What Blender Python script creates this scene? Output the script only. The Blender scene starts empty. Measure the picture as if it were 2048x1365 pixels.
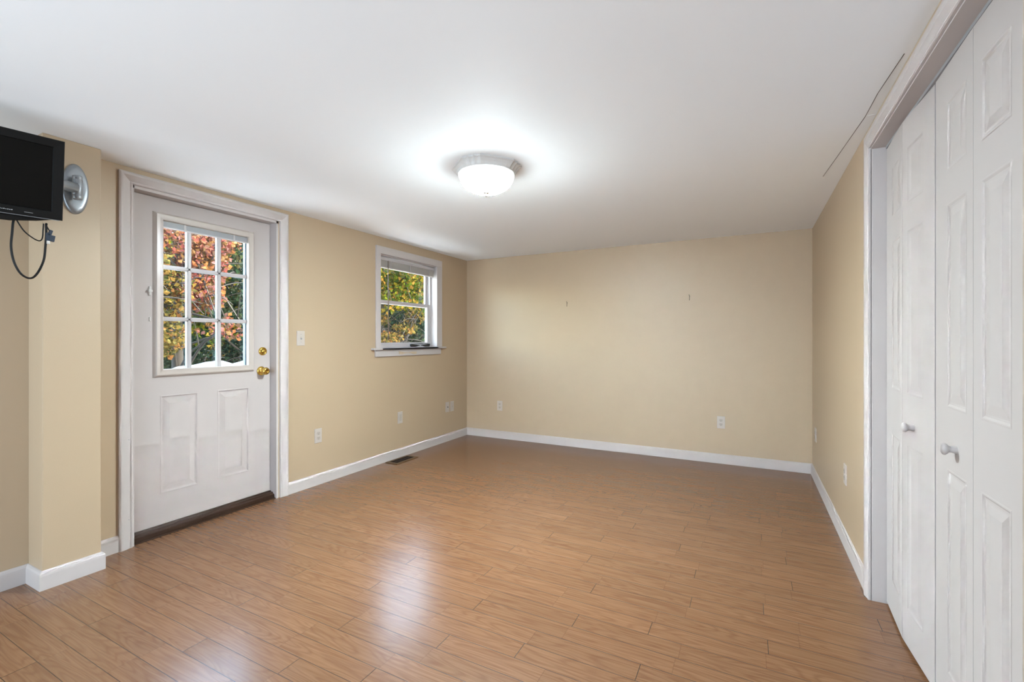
import bpy, bmesh, math, random
from mathutils import Vector, Matrix, noise
random.seed(7)
S = bpy.context.scene
C = S.collection
PI = math.pi

# ------------------------------------------------------------------ camera, sky, light, exposure
YAW = 0.4792
cam_data = bpy.data.cameras.new('camera')
cam = bpy.data.objects.new('camera', cam_data); C.objects.link(cam)
cam.location = (0, 0, 1.19); cam.rotation_euler = (PI/2, 0, YAW)
cam_data.sensor_width = 36; cam_data.lens = 915.7/2048*36
cam_data.shift_y = -3.2/2048; cam_data.clip_start = 0.02; cam_data.clip_end = 200
S.camera = cam

W = bpy.data.worlds.new('sky'); S.world = W; W.use_nodes = True
wn = W.node_tree.nodes; wn.clear()
sky = wn.new('ShaderNodeTexSky'); sky.sky_type = 'NISHITA'; sky.sun_disc = False
sky.sun_elevation = math.radians(42); sky.sun_rotation = math.radians(70); sky.air_density = 1.0; sky.dust_density = 2.5
bg = wn.new('ShaderNodeBackground'); bg.inputs[1].default_value = 3.7
wo = wn.new('ShaderNodeOutputWorld')
wm = wn.new('ShaderNodeMix'); wm.data_type = 'RGBA'; wm.blend_type = 'MULTIPLY'; wm.inputs[0].default_value = 1; wm.inputs[7].default_value = (1.14, .99, .82, 1)
W.node_tree.links.new(sky.outputs[0], wm.inputs[6]); W.node_tree.links.new(wm.outputs[2], bg.inputs[0]); W.node_tree.links.new(bg.outputs[0], wo.inputs[0])

sd = bpy.data.lights.new('sun', 'SUN'); sd.energy = 36.0; sd.angle = math.radians(3); sd.color = (1, .95, .86)
so = bpy.data.objects.new('sun', sd); C.objects.link(so)
so.rotation_euler = (math.radians(-42), math.radians(-2), 0)   # runs along the outer wall, so no beam enters the room

def area(name, loc, rot, sx, sy, power, col):
    d = bpy.data.lights.new(name, 'AREA'); d.shape = 'RECTANGLE'; d.size = sx; d.size_y = sy
    d.energy = power; d.color = col
    o = bpy.data.objects.new(name, d); C.objects.link(o); o.location = loc; o.rotation_euler = rot
    return o
# soft cool fill light added behind the camera to brighten the room
area('added_fill_behind', (-1.3, -1.90, 1.20), (math.radians(100), 0, 0), 3.4, 1.8, 122, (.66, .84, 1.0))
vs = S.view_settings
vs.view_transform = 'Standard'; vs.look = 'None'; vs.gamma = 1.0; vs.use_curve_mapping = False
vs.exposure = 0.64

# ------------------------------------------------------------------ materials
def nmat(name):
    m = bpy.data.materials.new(name); m.use_nodes = True
    nt = m.node_tree; b = nt.nodes['Principled BSDF']
    return m, nt, b
def srgb(r, g, b):
    f = lambda c: c/12.92 if c <= .04045 else ((c+.055)/1.055)**2.4
    return (f(r/255), f(g/255), f(b/255), 1)
def N(nt, t, **k):
    n = nt.nodes.new(t)
    for a, v in k.items(): setattr(n, a, v)
    return n
def math_(nt, op, a, b=None, c=None, clamp=False):
    n = nt.nodes.new('ShaderNodeMath'); n.operation = op; n.use_clamp = clamp
    for i, v in enumerate((a, b, c)):
        if v is None: continue
        if isinstance(v, (int, float)): n.inputs[i].default_value = v
        else: nt.links.new(v, n.inputs[i])
    return n.outputs[0]
def mixc(nt, fac, a, b, mode='MIX'):
    n = nt.nodes.new('ShaderNodeMix'); n.data_type = 'RGBA'; n.blend_type = mode
    for i, v in ((0, fac), (6, a), (7, b)):
        if isinstance(v, (int, float)): n.inputs[i].default_value = v
        elif isinstance(v, tuple): n.inputs[i].default_value = v
        else: nt.links.new(v, n.inputs[i])
    return n.outputs[2]
K_WALL, K_FLOOR, K_WHITE = (.59, .500, .436), (.405, .346, .282), (.555, .50, .478)      # paint, laminate and gloss-white tints
def tk(c, k): return (c[0]*k[0], c[1]*k[1], c[2]*k[2], 1)
def paint(name, col, rough=.5, var=.03, scale=3, bump=.0, spec=.5):
    m, nt, b = nmat(name)
    tc = N(nt, 'ShaderNodeTexCoord')
    nz = N(nt, 'ShaderNodeTexNoise'); nz.inputs['Scale'].default_value = scale; nz.inputs['Detail'].default_value = 4
    nt.links.new(tc.outputs['Object'], nz.inputs['Vector'])
    d = tuple(c*(1-var*2) for c in col[:3]) + (1,)
    u = tuple(min(1, c*(1+var)) for c in col[:3]) + (1,)
    nt.links.new(mixc(nt, nz.outputs['Fac'], d, u), b.inputs['Base Color'])
    b.inputs['Roughness'].default_value = rough
    b.inputs['Specular IOR Level'].default_value = spec
    if bump:
        n2 = N(nt, 'ShaderNodeTexNoise'); n2.inputs['Scale'].default_value = 180; n2.inputs['Detail'].default_value = 2
        nt.links.new(tc.outputs['Object'], n2.inputs['Vector'])
        bp = N(nt, 'ShaderNodeBump'); bp.inputs['Strength'].default_value = bump; bp.inputs['Distance'].default_value = .002
        nt.links.new(n2.outputs['Fac'], bp.inputs['Height']); nt.links.new(bp.outputs[0], b.inputs['Normal'])
    return m
def metal(name, col, rough=.3, metallic=1.0):
    m, nt, b = nmat(name)
    tc = N(nt, 'ShaderNodeTexCoord'); nz = N(nt, 'ShaderNodeTexNoise'); nz.inputs['Scale'].default_value = 40
    nt.links.new(tc.outputs['Object'], nz.inputs['Vector'])
    nt.links.new(math_(nt, 'MULTIPLY_ADD', nz.outputs['Fac'], .12, rough-.06), b.inputs['Roughness'])
    b.inputs['Base Color'].default_value = col; b.inputs['Metallic'].default_value = metallic
    return m

M_wall = paint('beige_wall_paint', tk(srgb(226, 214, 190), K_WALL), .42, .02, 1.3, .10)
M_ceil = paint('white_ceiling_paint', srgb(245, 246, 248), .75, .008, .8, .05)
M_trim = paint('white_trim_paint', tk(srgb(243, 243, 243), K_WHITE), .5, .012, 5, spec=.16)
M_door = paint('white_door_paint', tk(srgb(236, 234, 233), K_WHITE), .55, .012, 4, spec=.15)
M_closet = paint('white_closet_paint', tk(srgb(235, 236, 236), K_WHITE), .55, .012, 4, spec=.25)
M_plastic = paint('white_plastic', tk(srgb(240, 237, 230), K_WHITE), .3, .01, 9)
M_socket = paint('socket_plastic', tk(srgb(228, 224, 216), K_WHITE), .35, .01, 9)
M_dark = paint('dark_slot', srgb(40, 36, 34), .6, .05, 9)
M_vinyl = paint('white_vinyl', tk(srgb(236, 238, 242), K_WHITE), .3, .01, 6)
M_slat = paint('grey_white_slat', srgb(196, 190, 184), .4, .03, 12)
M_blindgrey = paint('grey_blind', srgb(150, 150, 152), .45, .03, 12)
M_clear = paint('smoky_acrylic_wand', srgb(120, 104, 92), .25, .05, 12)
M_brass = metal('polished_brass', srgb(214, 180, 92), .16)
M_silver = paint('silver_grey_paint', srgb(150, 154, 158), .34, .03, 8); M_silver.node_tree.nodes['Principled BSDF'].inputs['Metallic'].default_value = .55
M_black = paint('black_plastic', srgb(8, 7, 6), .5, .08, 15, spec=.22)
M_cord = paint('black_cord_rubber', srgb(9, 7, 7), .5, .05, 15, spec=.25)
M_plugblue = paint('blue_black_plug', srgb(28, 40, 56), .4, .05, 15)
M_screen = paint('lcd_screen', srgb(5, 4, 3), .4, .02, 5, spec=.15)
M_bronze = paint('dark_bronze_threshold', srgb(50, 31, 19), .5, .12, 12, spec=.3)
M_vent = metal('brown_vent_metal', srgb(108, 82, 52), .45, .5)
M_ventdark = paint('vent_depth', srgb(40, 26, 15), .7, .05, 9)
M_closetdark = paint('closet_interior', srgb(120, 115, 108), .7, .03, 5)
M_crack = paint('dark_crack', srgb(104, 97, 92), .8, .1, 30)
M_patch = paint('tan_bow_patch', srgb(196, 174, 148), .6, .12, 60)
M_lampmetal = paint('satin_white_lamp_base', srgb(208, 204, 200), .35, .02, 9)
M_hook = paint('tarnished_hook', srgb(84, 74, 62), .6, .1, 30)
M_outer = paint('daylight_darkened_vinyl', srgb(96, 118, 134), .45, .02, 6)  # copy of the white vinyl, coloured darker and bluer against overbright daylight
M_nickel = metal('brushed_nickel', srgb(170, 166, 160), .4)
M_glasses = paint('dark_glossy_plastic', srgb(16, 24, 34), .12, .05, 9)
M_tarp = paint('pale_cover', srgb(62, 71, 79), .5, .05, 2.2, .2)
M_ground = paint('leafy_ground', srgb(44, 52, 34), .9, .4, 9)
M_bounce = paint('pale_bounce_ground', srgb(236, 238, 242), .8, .03, 2.2, .2)
M_bark = paint('grey_brown_bark', srgb(13, 11, 10), .85, .25, 14, .3)
M_siding = paint('outer_wall_siding', srgb(200, 204, 206), .6, .03, 4)
M_mark = paint('pale_bezel_marks', srgb(170, 170, 170), .4, .02, 9)

def glass_mat():
    m = bpy.data.materials.new('window_glass'); m.use_nodes = True; nt = m.node_tree; nt.nodes.clear()
    o = N(nt, 'ShaderNodeOutputMaterial'); t = N(nt, 'ShaderNodeBsdfTransparent'); g = N(nt, 'ShaderNodeBsdfGlossy')
    t.inputs[0].default_value = (.93, .97, .97, 1); g.inputs['Roughness'].default_value = .02
    lw = N(nt, 'ShaderNodeLayerWeight'); lw.inputs[0].default_value = .5
    f = math_(nt, 'MULTIPLY_ADD', math_(nt, 'POWER', lw.outputs['Facing'], 5), .9, .035)
    x = N(nt, 'ShaderNodeMixShader')
    nt.links.new(f, x.inputs[0]); nt.links.new(t.outputs[0], x.inputs[1]); nt.links.new(g.outputs[0], x.inputs[2])
    nt.links.new(x.outputs[0], o.inputs[0]); return m
M_glass = glass_mat()

LAMP, RIM = 760, 0.7
def lamp_mat():
    m, nt, b = nmat('lit_frosted_bowl')
    b.inputs['Base Color'].default_value = (.9, .9, .88, 1); b.inputs['Roughness'].default_value = .3
    b.inputs['Emission Color'].default_value = (.81, .945, .99, 1); b.inputs['Emission Strength'].default_value = 105
    # glow shaped to limit the ceiling halo: strong underside, weak rim
    ge = N(nt, 'ShaderNodeNewGeometry'); sx_ = N(nt, 'ShaderNodeSeparateXYZ'); nt.links.new(ge.outputs['Normal'], sx_.inputs[0])
    dn = math_(nt, 'POWER', math_(nt, 'MAXIMUM', math_(nt, 'MULTIPLY', sx_.outputs[2], -1), 0), 5.8)
    nt.links.new(math_(nt, 'MULTIPLY_ADD', dn, LAMP, RIM), b.inputs['Emission Strength'])
    return m
M_bowl = lamp_mat()

def floor_mat():
    m, nt, b = nmat('laminate_planks')
    L = nt.links.new
    tc = N(nt, 'ShaderNodeTexCoord'); sp = N(nt, 'ShaderNodeSeparateXYZ'); L(tc.outputs['Object'], sp.inputs[0])
    x, y = sp.outputs[0], sp.outputs[1]
    ry = math_(nt, 'DIVIDE', math_(nt, 'SUBTRACT', y, 1.152 - .0922*40), .0922)
    k = math_(nt, 'FLOOR', ry); fy = math_(nt, 'FRACT', ry)
    isb = math_(nt, 'MODULO', math_(nt, 'FLOOR', math_(nt, 'MULTIPLY', k, .5)), 2)
    par = math_(nt, 'MODULO', k, 2)
    ph = math_(nt, 'ADD', math_(nt, 'MULTIPLY_ADD', isb, .118, .052), math_(nt, 'MULTIPLY', par, .009))
    rx = math_(nt, 'DIVIDE', math_(nt, 'ADD', math_(nt, 'SUBTRACT', x, ph), .4175*40), .4175)
    j = math_(nt, 'FLOOR', rx); fx = math_(nt, 'FRACT', rx)
    cv = N(nt, 'ShaderNodeCombineXYZ'); L(k, cv.inputs[0]); L(j, cv.inputs[1])
    wn_ = N(nt, 'ShaderNodeTexWhiteNoise'); wn_.noise_dimensions = '3D'; L(cv.outputs[0], wn_.inputs['Vector'])
    rnd = wn_.outputs['Value']
    # every third joint of a row is a real board end
    j3 = math_(nt, 'MODULO', math_(nt, 'ADD', j, math_(nt, 'MULTIPLY', k, 2)), 3)
    strong = math_(nt, 'LESS_THAN', j3, .5)
    jl = math_(nt, 'LESS_THAN', math_(nt, 'MULTIPLY', fx, .4175), .0024)
    jline = math_(nt, 'MULTIPLY', jl, math_(nt, 'MULTIPLY_ADD', strong, .75, .22))
    dy = math_(nt, 'MULTIPLY', math_(nt, 'MINIMUM', fy, math_(nt, 'SUBTRACT', 1, fy)), .0922)
    yl = math_(nt, 'MULTIPLY', math_(nt, 'LESS_THAN', dy, .0012), math_(nt, 'MULTIPLY_ADD', par, .2, .75))
    seam = math_(nt, 'MAXIMUM', jline, yl)
    # grain, shifted for every strip
    gv = N(nt, 'ShaderNodeCombineXYZ')
    L(math_(nt, 'MULTIPLY_ADD', rnd, 37, math_(nt, 'MULTIPLY', x, 1.15)), gv.inputs[0])
    L(math_(nt, 'MULTIPLY_ADD', rnd, 19, math_(nt, 'MULTIPLY', y, 11)), gv.inputs[1])
    n1 = N(nt, 'ShaderNodeTexNoise'); n1.inputs['Scale'].default_value = 1.25; n1.inputs['Detail'].default_value = 1.5; n1.inputs['Distortion'].default_value = .35
    L(gv.outputs[0], n1.inputs['Vector'])
    ring = math_(nt, 'SINE', math_(nt, 'MULTIPLY', n1.outputs['Fac'], 95))
    ring = math_(nt, 'POWER', math_(nt, 'MULTIPLY_ADD', ring, .5, .5), 2.2)
    gv2 = N(nt, 'ShaderNodeCombineXYZ')
    L(math_(nt, 'MULTIPLY_ADD', rnd, 51, math_(nt, 'MULTIPLY', x, 3.2)), gv2.inputs[0])
    L(math_(nt, 'MULTIPLY', y, 95), gv2.inputs[1])
    n2 = N(nt, 'ShaderNodeTexNoise'); n2.inputs['Scale'].default_value = 1.0; n2.inputs['Detail'].default_value = 5; n2.inputs['Roughness'].default_value = .6
    L(gv2.outputs[0], n2.inputs['Vector'])
    fine = N(nt, 'ShaderNodeMapRange'); fine.inputs[1].default_value = .34; fine.inputs[2].default_value = .66
    L(n2.outputs['Fac'], fine.inputs[0])
    c1 = mixc(nt, fine.outputs[0], tk(srgb(169, 127, 96), K_FLOOR), tk(srgb(190, 150, 119), K_FLOOR))
    c2 = mixc(nt, math_(nt, 'MULTIPLY', ring, .40), c1, tk(srgb(146, 102, 76), K_FLOOR))
    tint = N(nt, 'ShaderNodeMapRange'); tint.inputs[3].default_value = .93; tint.inputs[4].default_value = 1.06; L(rnd, tint.inputs[0])
    hs = N(nt, 'ShaderNodeHueSaturation'); L(c2, hs.inputs['Color']); L(tint.outputs[0], hs.inputs['Value'])
    # a few knots
    vo = N(nt, 'ShaderNodeTexVoronoi'); vo.inputs['Scale'].default_value = 1.3
    L(tc.outputs['Object'], vo.inputs['Vector'])
    kn = math_(nt, 'LESS_THAN', vo.outputs['Distance'], .010)
    c3 = mixc(nt, math_(nt, 'MULTIPLY', kn, .6), hs.outputs[0], srgb(96, 60, 42))
    c4 = mixc(nt, seam, c3, srgb(44, 28, 20))
    L(c4, b.inputs['Base Color'])
    b.inputs['Roughness'].default_value = .30
    L(math_(nt, 'MULTIPLY_ADD', n2.outputs['Fac'], .10, .19), b.inputs['Roughness'])
    b.inputs['Specular IOR Level'].default_value = .85
    bp = N(nt, 'ShaderNodeBump'); bp.inputs['Strength'].default_value = .12; bp.inputs['Distance'].default_value = .001
    hgt = math_(nt, 'SUBTRACT', math_(nt, 'MULTIPLY', n2.outputs['Fac'], .25), seam)
    L(hgt, bp.inputs['Height']); L(bp.outputs[0], b.inputs['Normal'])
    return m
M_floor = floor_mat()

def leaf_mat(name, stops, trans=.35):
    m = bpy.data.materials.new(name); m.use_nodes = True; nt = m.node_tree; nt.nodes.clear(); L = nt.links.new
    o = N(nt, 'ShaderNodeOutputMaterial'); g = N(nt, 'ShaderNodeNewGeometry'); r = N(nt, 'ShaderNodeValToRGB')
    r.color_ramp.interpolation = 'CONSTANT'
    el = r.color_ramp.elements
    while len(el) < len(stops): el.new(.5)
    for i, c in enumerate(stops):
        cc = srgb(*c); el[i].position = i/len(stops); el[i].color = (cc[0]*.145, cc[1]*.145, cc[2]*.165, 1)
    L(g.outputs['Random Per Island'], r.inputs[0])
    d = N(nt, 'ShaderNodeBsdfDiffuse'); t = N(nt, 'ShaderNodeBsdfTranslucent')
    L(r.outputs[0], d.inputs[0]); L(r.outputs[0], t.inputs[0])
    x = N(nt, 'ShaderNodeMixShader'); x.inputs[0].default_value = trans
    L(d.outputs[0], x.inputs[1]); L(t.outputs[0], x.inputs[2]); L(x.outputs[0], o.inputs[0])
    return m
ORANGE = [(214,140,92),(206,122,104),(216,160,96),(214,150,130),(190,108,98),(222,180,120),(170,130,80),(220,160,150),(150,120,96)]
YELLOW = [(192,164,84),(160,150,80),(212,178,98),(134,136,76),(206,150,90),(176,168,100),(110,120,74)]
GREEN = [(96,130,92),(70,110,76),(128,150,96),(150,168,120),(60,92,74),(110,140,110),(176,170,110)]
DARK = [(46,74,62),(34,58,50),(66,98,78),(58,84,60),(90,116,96),(40,66,58)]
YGREEN = [(150,168,50),(112,142,48),(196,186,56),(92,124,56),(214,190,84),(134,150,76),(226,176,80)]
M_lo = leaf_mat('orange_pink_leaves', ORANGE); M_ly = leaf_mat('yellow_leaves', YELLOW)
M_lg = leaf_mat('green_leaves', GREEN); M_ld = leaf_mat('dark_green_leaves', DARK); M_lyg = leaf_mat('yellow_green_leaves', YGREEN)

# ------------------------------------------------------------------ mesh helpers
class MB:
    def __init__(s): s.v = []; s.f = []; s.sm = []
    def add(s, vs_, fs, smooth=False):
        o = len(s.v); s.v += [tuple(p) for p in vs_]; s.f += [tuple(i+o for i in q) for q in fs]; s.sm += [smooth]*len(fs)
        return s
    def box(s, x0, x1, y0, y1, z0, z1):
        x0, x1 = min(x0,x1), max(x0,x1); y0, y1 = min(y0,y1), max(y0,y1); z0, z1 = min(z0,z1), max(z0,z1)
        v = [(x0,y0,z0),(x1,y0,z0),(x1,y1,z0),(x0,y1,z0),(x0,y0,z1),(x1,y0,z1),(x1,y1,z1),(x0,y1,z1)]
        return s.add(v, [(0,3,2,1),(4,5,6,7),(0,1,5,4),(1,2,6,5),(2,3,7,6),(3,0,4,7)])
    def obox(s, c, ax, ay, az, hx, hy, hz):
        c = Vector(c); ax, ay, az = Vector(ax).normalized(), Vector(ay).normalized(), Vector(az).normalized()
        v = [c+ax*hx*i+ay*hy*j+az*hz*k for k in (-1,1) for (i,j) in ((-1,-1),(1,-1),(1,1),(-1,1))]
        return s.add(v, [(0,3,2,1),(4,5,6,7),(0,1,5,4),(1,2,6,5),(2,3,7,6),(3,0,4,7)])
    def lathe(s, c, axis, prof, n=32, cap=True):
        """prof: list of (radius, distance along axis)"""
        c = Vector(c); a = Vector(axis).normalized()
        t = Vector((0,0,1)) if abs(a.z) < .9 else Vector((1,0,0))
        u = a.cross(t).normalized(); w = a.cross(u).normalized()
        vs_ = []; fs = []
        for (r, d) in prof:
            for i in range(n):
                th = 2*PI*i/n; vs_.append(c+a*d+(u*math.cos(th)+w*math.sin(th))*r)
        for k in range(len(prof)-1):
            for i in range(n):
                i2 = (i+1) % n; fs.append((k*n+i, k*n+i2, (k+1)*n+i2, (k+1)*n+i))
        s.add(vs_, fs, True)
        if cap:
            s.add(vs_[:n], [tuple(range(n))]); s.add(vs_[-n:], [tuple(reversed(range(n)))])
        return s
    def tube(s, pts, r, n=10, sub=5, cap=True):
        P = [Vector(p) for p in pts]
        if sub > 1 and len(P) > 2:
            Q = []
            for i in range(len(P)-1):
                p0 = P[max(0,i-1)]; p1 = P[i]; p2 = P[i+1]; p3 = P[min(len(P)-1,i+2)]
                for k in range(sub):
                    t = k/sub
                    Q.append(.5*((2*p1)+(-p0+p2)*t+(2*p0-5*p1+4*p2-p3)*t*t+(-p0+3*p1-3*p2+p3)*t**3))
            Q.append(P[-1]); P = Q
        rr = r if callable(r) else (lambda t: r)
        vs_ = []; fs = []; u = None
        for i, p in enumerate(P):
            d = (P[min(i+1,len(P)-1)]-P[max(i-1,0)]).normalized()
            if u is None:
                t = Vector((0,0,1)) if abs(d.z) < .9 else Vector((1,0,0)); u = d.cross(t).normalized()
            u = (u-d*u.dot(d)).normalized(); w = d.cross(u)
            ra = rr(i/max(1,len(P)-1))
            for k in range(n):
                th = 2*PI*k/n; vs_.append(p+(u*math.cos(th)+w*math.sin(th))*ra)
        for i in range(len(P)-1):
            for k in range(n):
                k2 = (k+1) % n; fs.append((i*n+k, i*n+k2, (i+1)*n+k2, (i+1)*n+k))
        s.add(vs_, fs, True)
        if cap: s.add(vs_[:n], [tuple(range(n))]); s.add(vs_[-n:], [tuple(reversed(range(n)))])
        return s
    def prism(s, poly, fn, d0, d1):
        """poly: (u,v) outline, fn(u,v,d)->xyz"""
        n = len(poly)
        v = [fn(u, w, d0) for u, w in poly]+[fn(u, w, d1) for u, w in poly]
        return s.add(v, [tuple(range(n)), tuple(reversed(range(n, 2*n)))]+[(i, (i+1) % n, (i+1) % n+n, i+n) for i in range(n)])
    def build(s, name, mat, parent=None, bevel=0, seg=2):
        me = bpy.data.meshes.new(name); me.from_pydata(s.v, [], s.f)
        for p, q in zip(me.polygons, s.sm): p.use_smooth = q
        bm = bmesh.new(); bm.from_mesh(me); bmesh.ops.remove_doubles(bm, verts=bm.verts, dist=1e-5)
        bmesh.ops.recalc_face_normals(bm, faces=bm.faces); bm.to_mesh(me); bm.free()
        me.materials.append(mat); o = bpy.data.objects.new(name, me); C.objects.link(o)
        if parent is not None: o.parent = parent
        if bevel:
            b = o.modifiers.new('bevel', 'BEVEL'); b.width = bevel; b.segments = seg; b.limit_method = 'ANGLE'; b.angle_limit = math.radians(40)
            b.harden_normals = False
        return o
def struct(o): o['kind'] = 'structure'; return o
def tag(o, label, cat, group=None):
    o['label'] = label; o['category'] = cat
    if group: o['group'] = group
    return o
def empty(name, loc=(0,0,0)):
    o = bpy.data.objects.new(name, None); o.location = loc; o.empty_display_size = .05; C.objects.link(o); return o

def relief(mb, fn, u0, u1, v0, v1, holes, prof, through=()):
    """front face with moulded panels sunk into it. fn(u,v,d): d>0 towards the room"""
    us = sorted(set([u0, u1]+[h[0] for h in holes]+[h[1] for h in holes]+[h[0] for h in through]+[h[1] for h in through]))
    vv = sorted(set([v0, v1]+[h[2] for h in holes]+[h[3] for h in holes]+[h[2] for h in through]+[h[3] for h in through]))
    for a, b in zip(us, us[1:]):
        for c, d in zip(vv, vv[1:]):
            cu, cv = (a+b)/2, (c+d)/2
            if any(h[0] < cu < h[1] and h[2] < cv < h[3] for h in list(holes)+list(through)): continue
            mb.add([fn(a,c,0), fn(b,c,0), fn(b,d,0), fn(a,d,0)], [(0,1,2,3)])
    for h in holes:
        loops = []
        for (ins, dep) in prof:
            loops.append([fn(h[0]+ins,h[2]+ins,dep), fn(h[1]-ins,h[2]+ins,dep), fn(h[1]-ins,h[3]-ins,dep), fn(h[0]+ins,h[3]-ins,dep)])
        for A, B in zip(loops, loops[1:]):
            for i in range(4):
                i2 = (i+1) % 4; mb.add([A[i], A[i2], B[i2], B[i]], [(0,1,2,3)])
        mb.add(loops[-1], [(0,1,2,3)])
def mould(mb, fn, u0, u1, v0, v1, prof, closed=False):
    """casing of constant profile round an opening with mitred corners; prof: closed outline of (offset outwards, d)"""
    rings = []
    for (w, d) in prof:
        if closed: rings.append([fn(u0-w,v0-w,d), fn(u0-w,v1+w,d), fn(u1+w,v1+w,d), fn(u1+w,v0-w,d)])
        else: rings.append([fn(u0-w,v0,d), fn(u0-w,v1+w,d), fn(u1+w,v1+w,d), fn(u1+w,v0,d)])
    n = len(prof)
    for k in range(n):
        A, B = rings[k], rings[(k+1) % n]
        for i in range(4 if closed else 3):
            i2 = (i+1) % 4; mb.add([A[i], A[i2], B[i2], B[i]], [(0,1,2,3)])
    if not closed:
        mb.add([r[0] for r in rings], [tuple(range(n))]); mb.add([r[3] for r in rings], [tuple(range(n))])
    return mb

# ------------------------------------------------------------------ room shell
XL, XR, YB, YF, H = -3.143, 0.491, 4.823, -2.0, 2.174
D0, D1, DT = 1.318, 2.240, 2.078          # rough opening of the outer door
W0, W1, WZ0, WZ1 = 3.290, 4.195, 1.090, 2.016   # window opening
K0, K1, KT = 1.275, 2.605, 2.057          # closet opening
struct(MB().box(XL-.25, 2.1, YF-.2, YB+.2, -.12, 0).build('floor', M_floor))
ceil = struct(MB().box(XL-.25, 2.1, YF-.2, YB+.2, H, H+.2).build('ceiling', M_ceil))
TH = .13
w = MB()
w.box(XL-TH, XL, YF, D0, 0, H); w.box(XL-TH, XL, D0, D1, DT, H); w.box(XL-TH, XL, D1, W0, 0, H)
w.box(XL-TH, XL, W0, W1, 0, WZ0); w.box(XL-TH, XL, W0, W1, WZ1, H); w.box(XL-TH, XL, W1, YB, 0, H)
struct(w.build('wall_left', M_wall))
struct(MB().box(XL-TH, XR+.9, YB, YB+.12, 0, H).build('wall_back', M_wall))
w = MB(); w.box(XR, XR+.11, K1+.02, YB, 0, H); w.box(XR, XR+.11, 1.126, K0-.02, 0, H); w.box(XR, XR+.11, K0-.02, K1+.02, KT+.02, H)
struct(w.build('wall_right', M_wall))
struct(MB().box(.424, 1.6, 1.0, 1.126, 0, H).build('wall_near_right', M_wall, bevel=.004))
struct(MB().box(1.6, 1.7, YF, 1.126, 0, H).build('wall_far_right', M_wall))
struct(MB().box(XL-TH, 1.7, YF-.12, YF, 0, H).build('wall_front', M_wall))
# shallow pier on the left wall, beside the door
struct(MB().box(XL, -2.980, .900, 1.123, 0, H).build('wall_pier', M_wall, bevel=.004))
# closet inside
w = MB(); w.box(XR+.11, XR+.75, K0-.1, K0-.02, 0, H); w.box(XR+.11, XR+.75, K1+.05, K1+.13, 0, H); w.box(XR+.70, XR+.75, K0, K1+.05, 0, H)
struct(w.build('wall_closet', M_closetdark))

BP = [(0,0),(.0135,0),(.0135,.066),(.0125,.076),(.009,.084),(.004,.089),(0,.090)]   # (thickness, height)
def baseboard(name, p, q, nrm, mit0=0, mit1=0):
    """p->q along the wall (xy), nrm = direction into the room; mitres lengthen (+1) or shorten (-1) the front"""
    p, q, nrm = Vector((*p,0)), Vector((*q,0)), Vector((*nrm,0)); d = (q-p).normalized(); mb = MB()
    A = [p+nrm*t+Vector((0,0,z))-d*t*mit0 for t, z in BP]; B = [q+nrm*t+Vector((0,0,z))+d*t*mit1 for t, z in BP]
    n = len(BP); mb.add(A+B, [tuple(range(n)), tuple(reversed(range(n,2*n)))]+[(i,(i+1)%n,(i+1)%n+n,i+n) for i in range(n)])
    return struct(mb.build(name, M_trim))
baseboard('baseboard_left', (XL, 2.318), (XL, YB), (1,0), 0, -1)
baseboard('baseboard_back', (XL, YB), (XR, YB), (0,-1), -1, -1)
baseboard('baseboard_right', (XR, YB), (XR, K1+.066), (-1,0), -1, 0)
baseboard('baseboard_left.001', (XL, 1.123), (XL, 1.258), (1,0), 0, 0)
baseboard('baseboard_pier', (-2.980, .900), (-2.980, 1.123), (1,0), 1, 1)
baseboard('baseboard_pier.001', (XL, .900), (-2.980, .900), (0,-1), -1, 1)
baseboard('baseboard_left.002', (XL, YF), (XL, .900), (1,0), 0, -1)
baseboard('baseboard_near_right', (.424, 1.0), (1.6, 1.0), (0,-1), 0, 0)

# cracked tape seam in the ceiling along the right wall (part of the ceiling)
mb = MB(); pts = [(.3905,3.315),(.420,2.93),(.4505,2.505),(.452,2.30),(.470,2.02)]
for (a, b_), (c, d_) in zip(pts, pts[1:]):
    mb.add([(a,b_,H-.0012),(a+.0022,b_,H-.0012),(c+.0026,d_,H-.0012),(c,d_,H-.0012),(a,b_,H),(a+.0022,b_,H),(c+.0026,d_,H),(c,d_,H)],
           [(0,1,2,3),(0,1,5,4),(1,2,6,5),(2,3,7,6),(3,0,4,7)])
cr = mb.build('crack', M_crack, ceil); cr['label'] = 'thin dark crack along a ceiling seam'
# the strip of ceiling between crack and closet wall stands very slightly lower
mb = MB(); mb.prism([(.4535,2.505),(.491,2.505),(.491,3.0),(.4175,3.0)], lambda u, v_, d: (u, v_, d), H-.0009, H); mb.build('patched_strip', M_ceil, ceil)

# ------------------------------------------------------------------ outer door
LW = lambda u, v_, d: (XL+d, u, v_)              # left wall plane: u = y, v = z, d into the room
door = struct(empty('door_1', (XL, 1.78, 0)))
inv = Matrix.Translation((-XL, -1.78, 0))
def kid(o, root):                                  # keep world-space mesh, parent to an empty at an offset
    o.parent = root; o.matrix_parent_inverse = root.matrix_world.inverted() if False else Matrix.Translation(-Vector(root.location)); return o
CAS = [(0,0),(0,.010),(.006,.0125),(.014,.0115),(.030,.0155),(.048,.020),(.058,.0205),(.066,.017),(.066,0)]
mb = mould(MB(), LW, 1.324, 2.250, 0, 2.077, [(w_, d) for w_, d in CAS])
kid(mb.build('casing', M_trim), door)
mb = MB()                                          # jambs and stop
mb.box(XL-TH, XL+.003, D0, 1.334, 0, DT); mb.box(XL-TH, XL+.003, 2.225, D1, 0, DT); mb.box(XL-TH, XL+.003, D0, D1, 2.060, DT)
kid(mb.build('jamb', M_trim), door)
mb = MB(); mb.box(XL-TH-.03, XL-.125, D0-.06, D1+.06, DT, DT+.05)
DX = XL-.070                                       # door face
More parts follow.
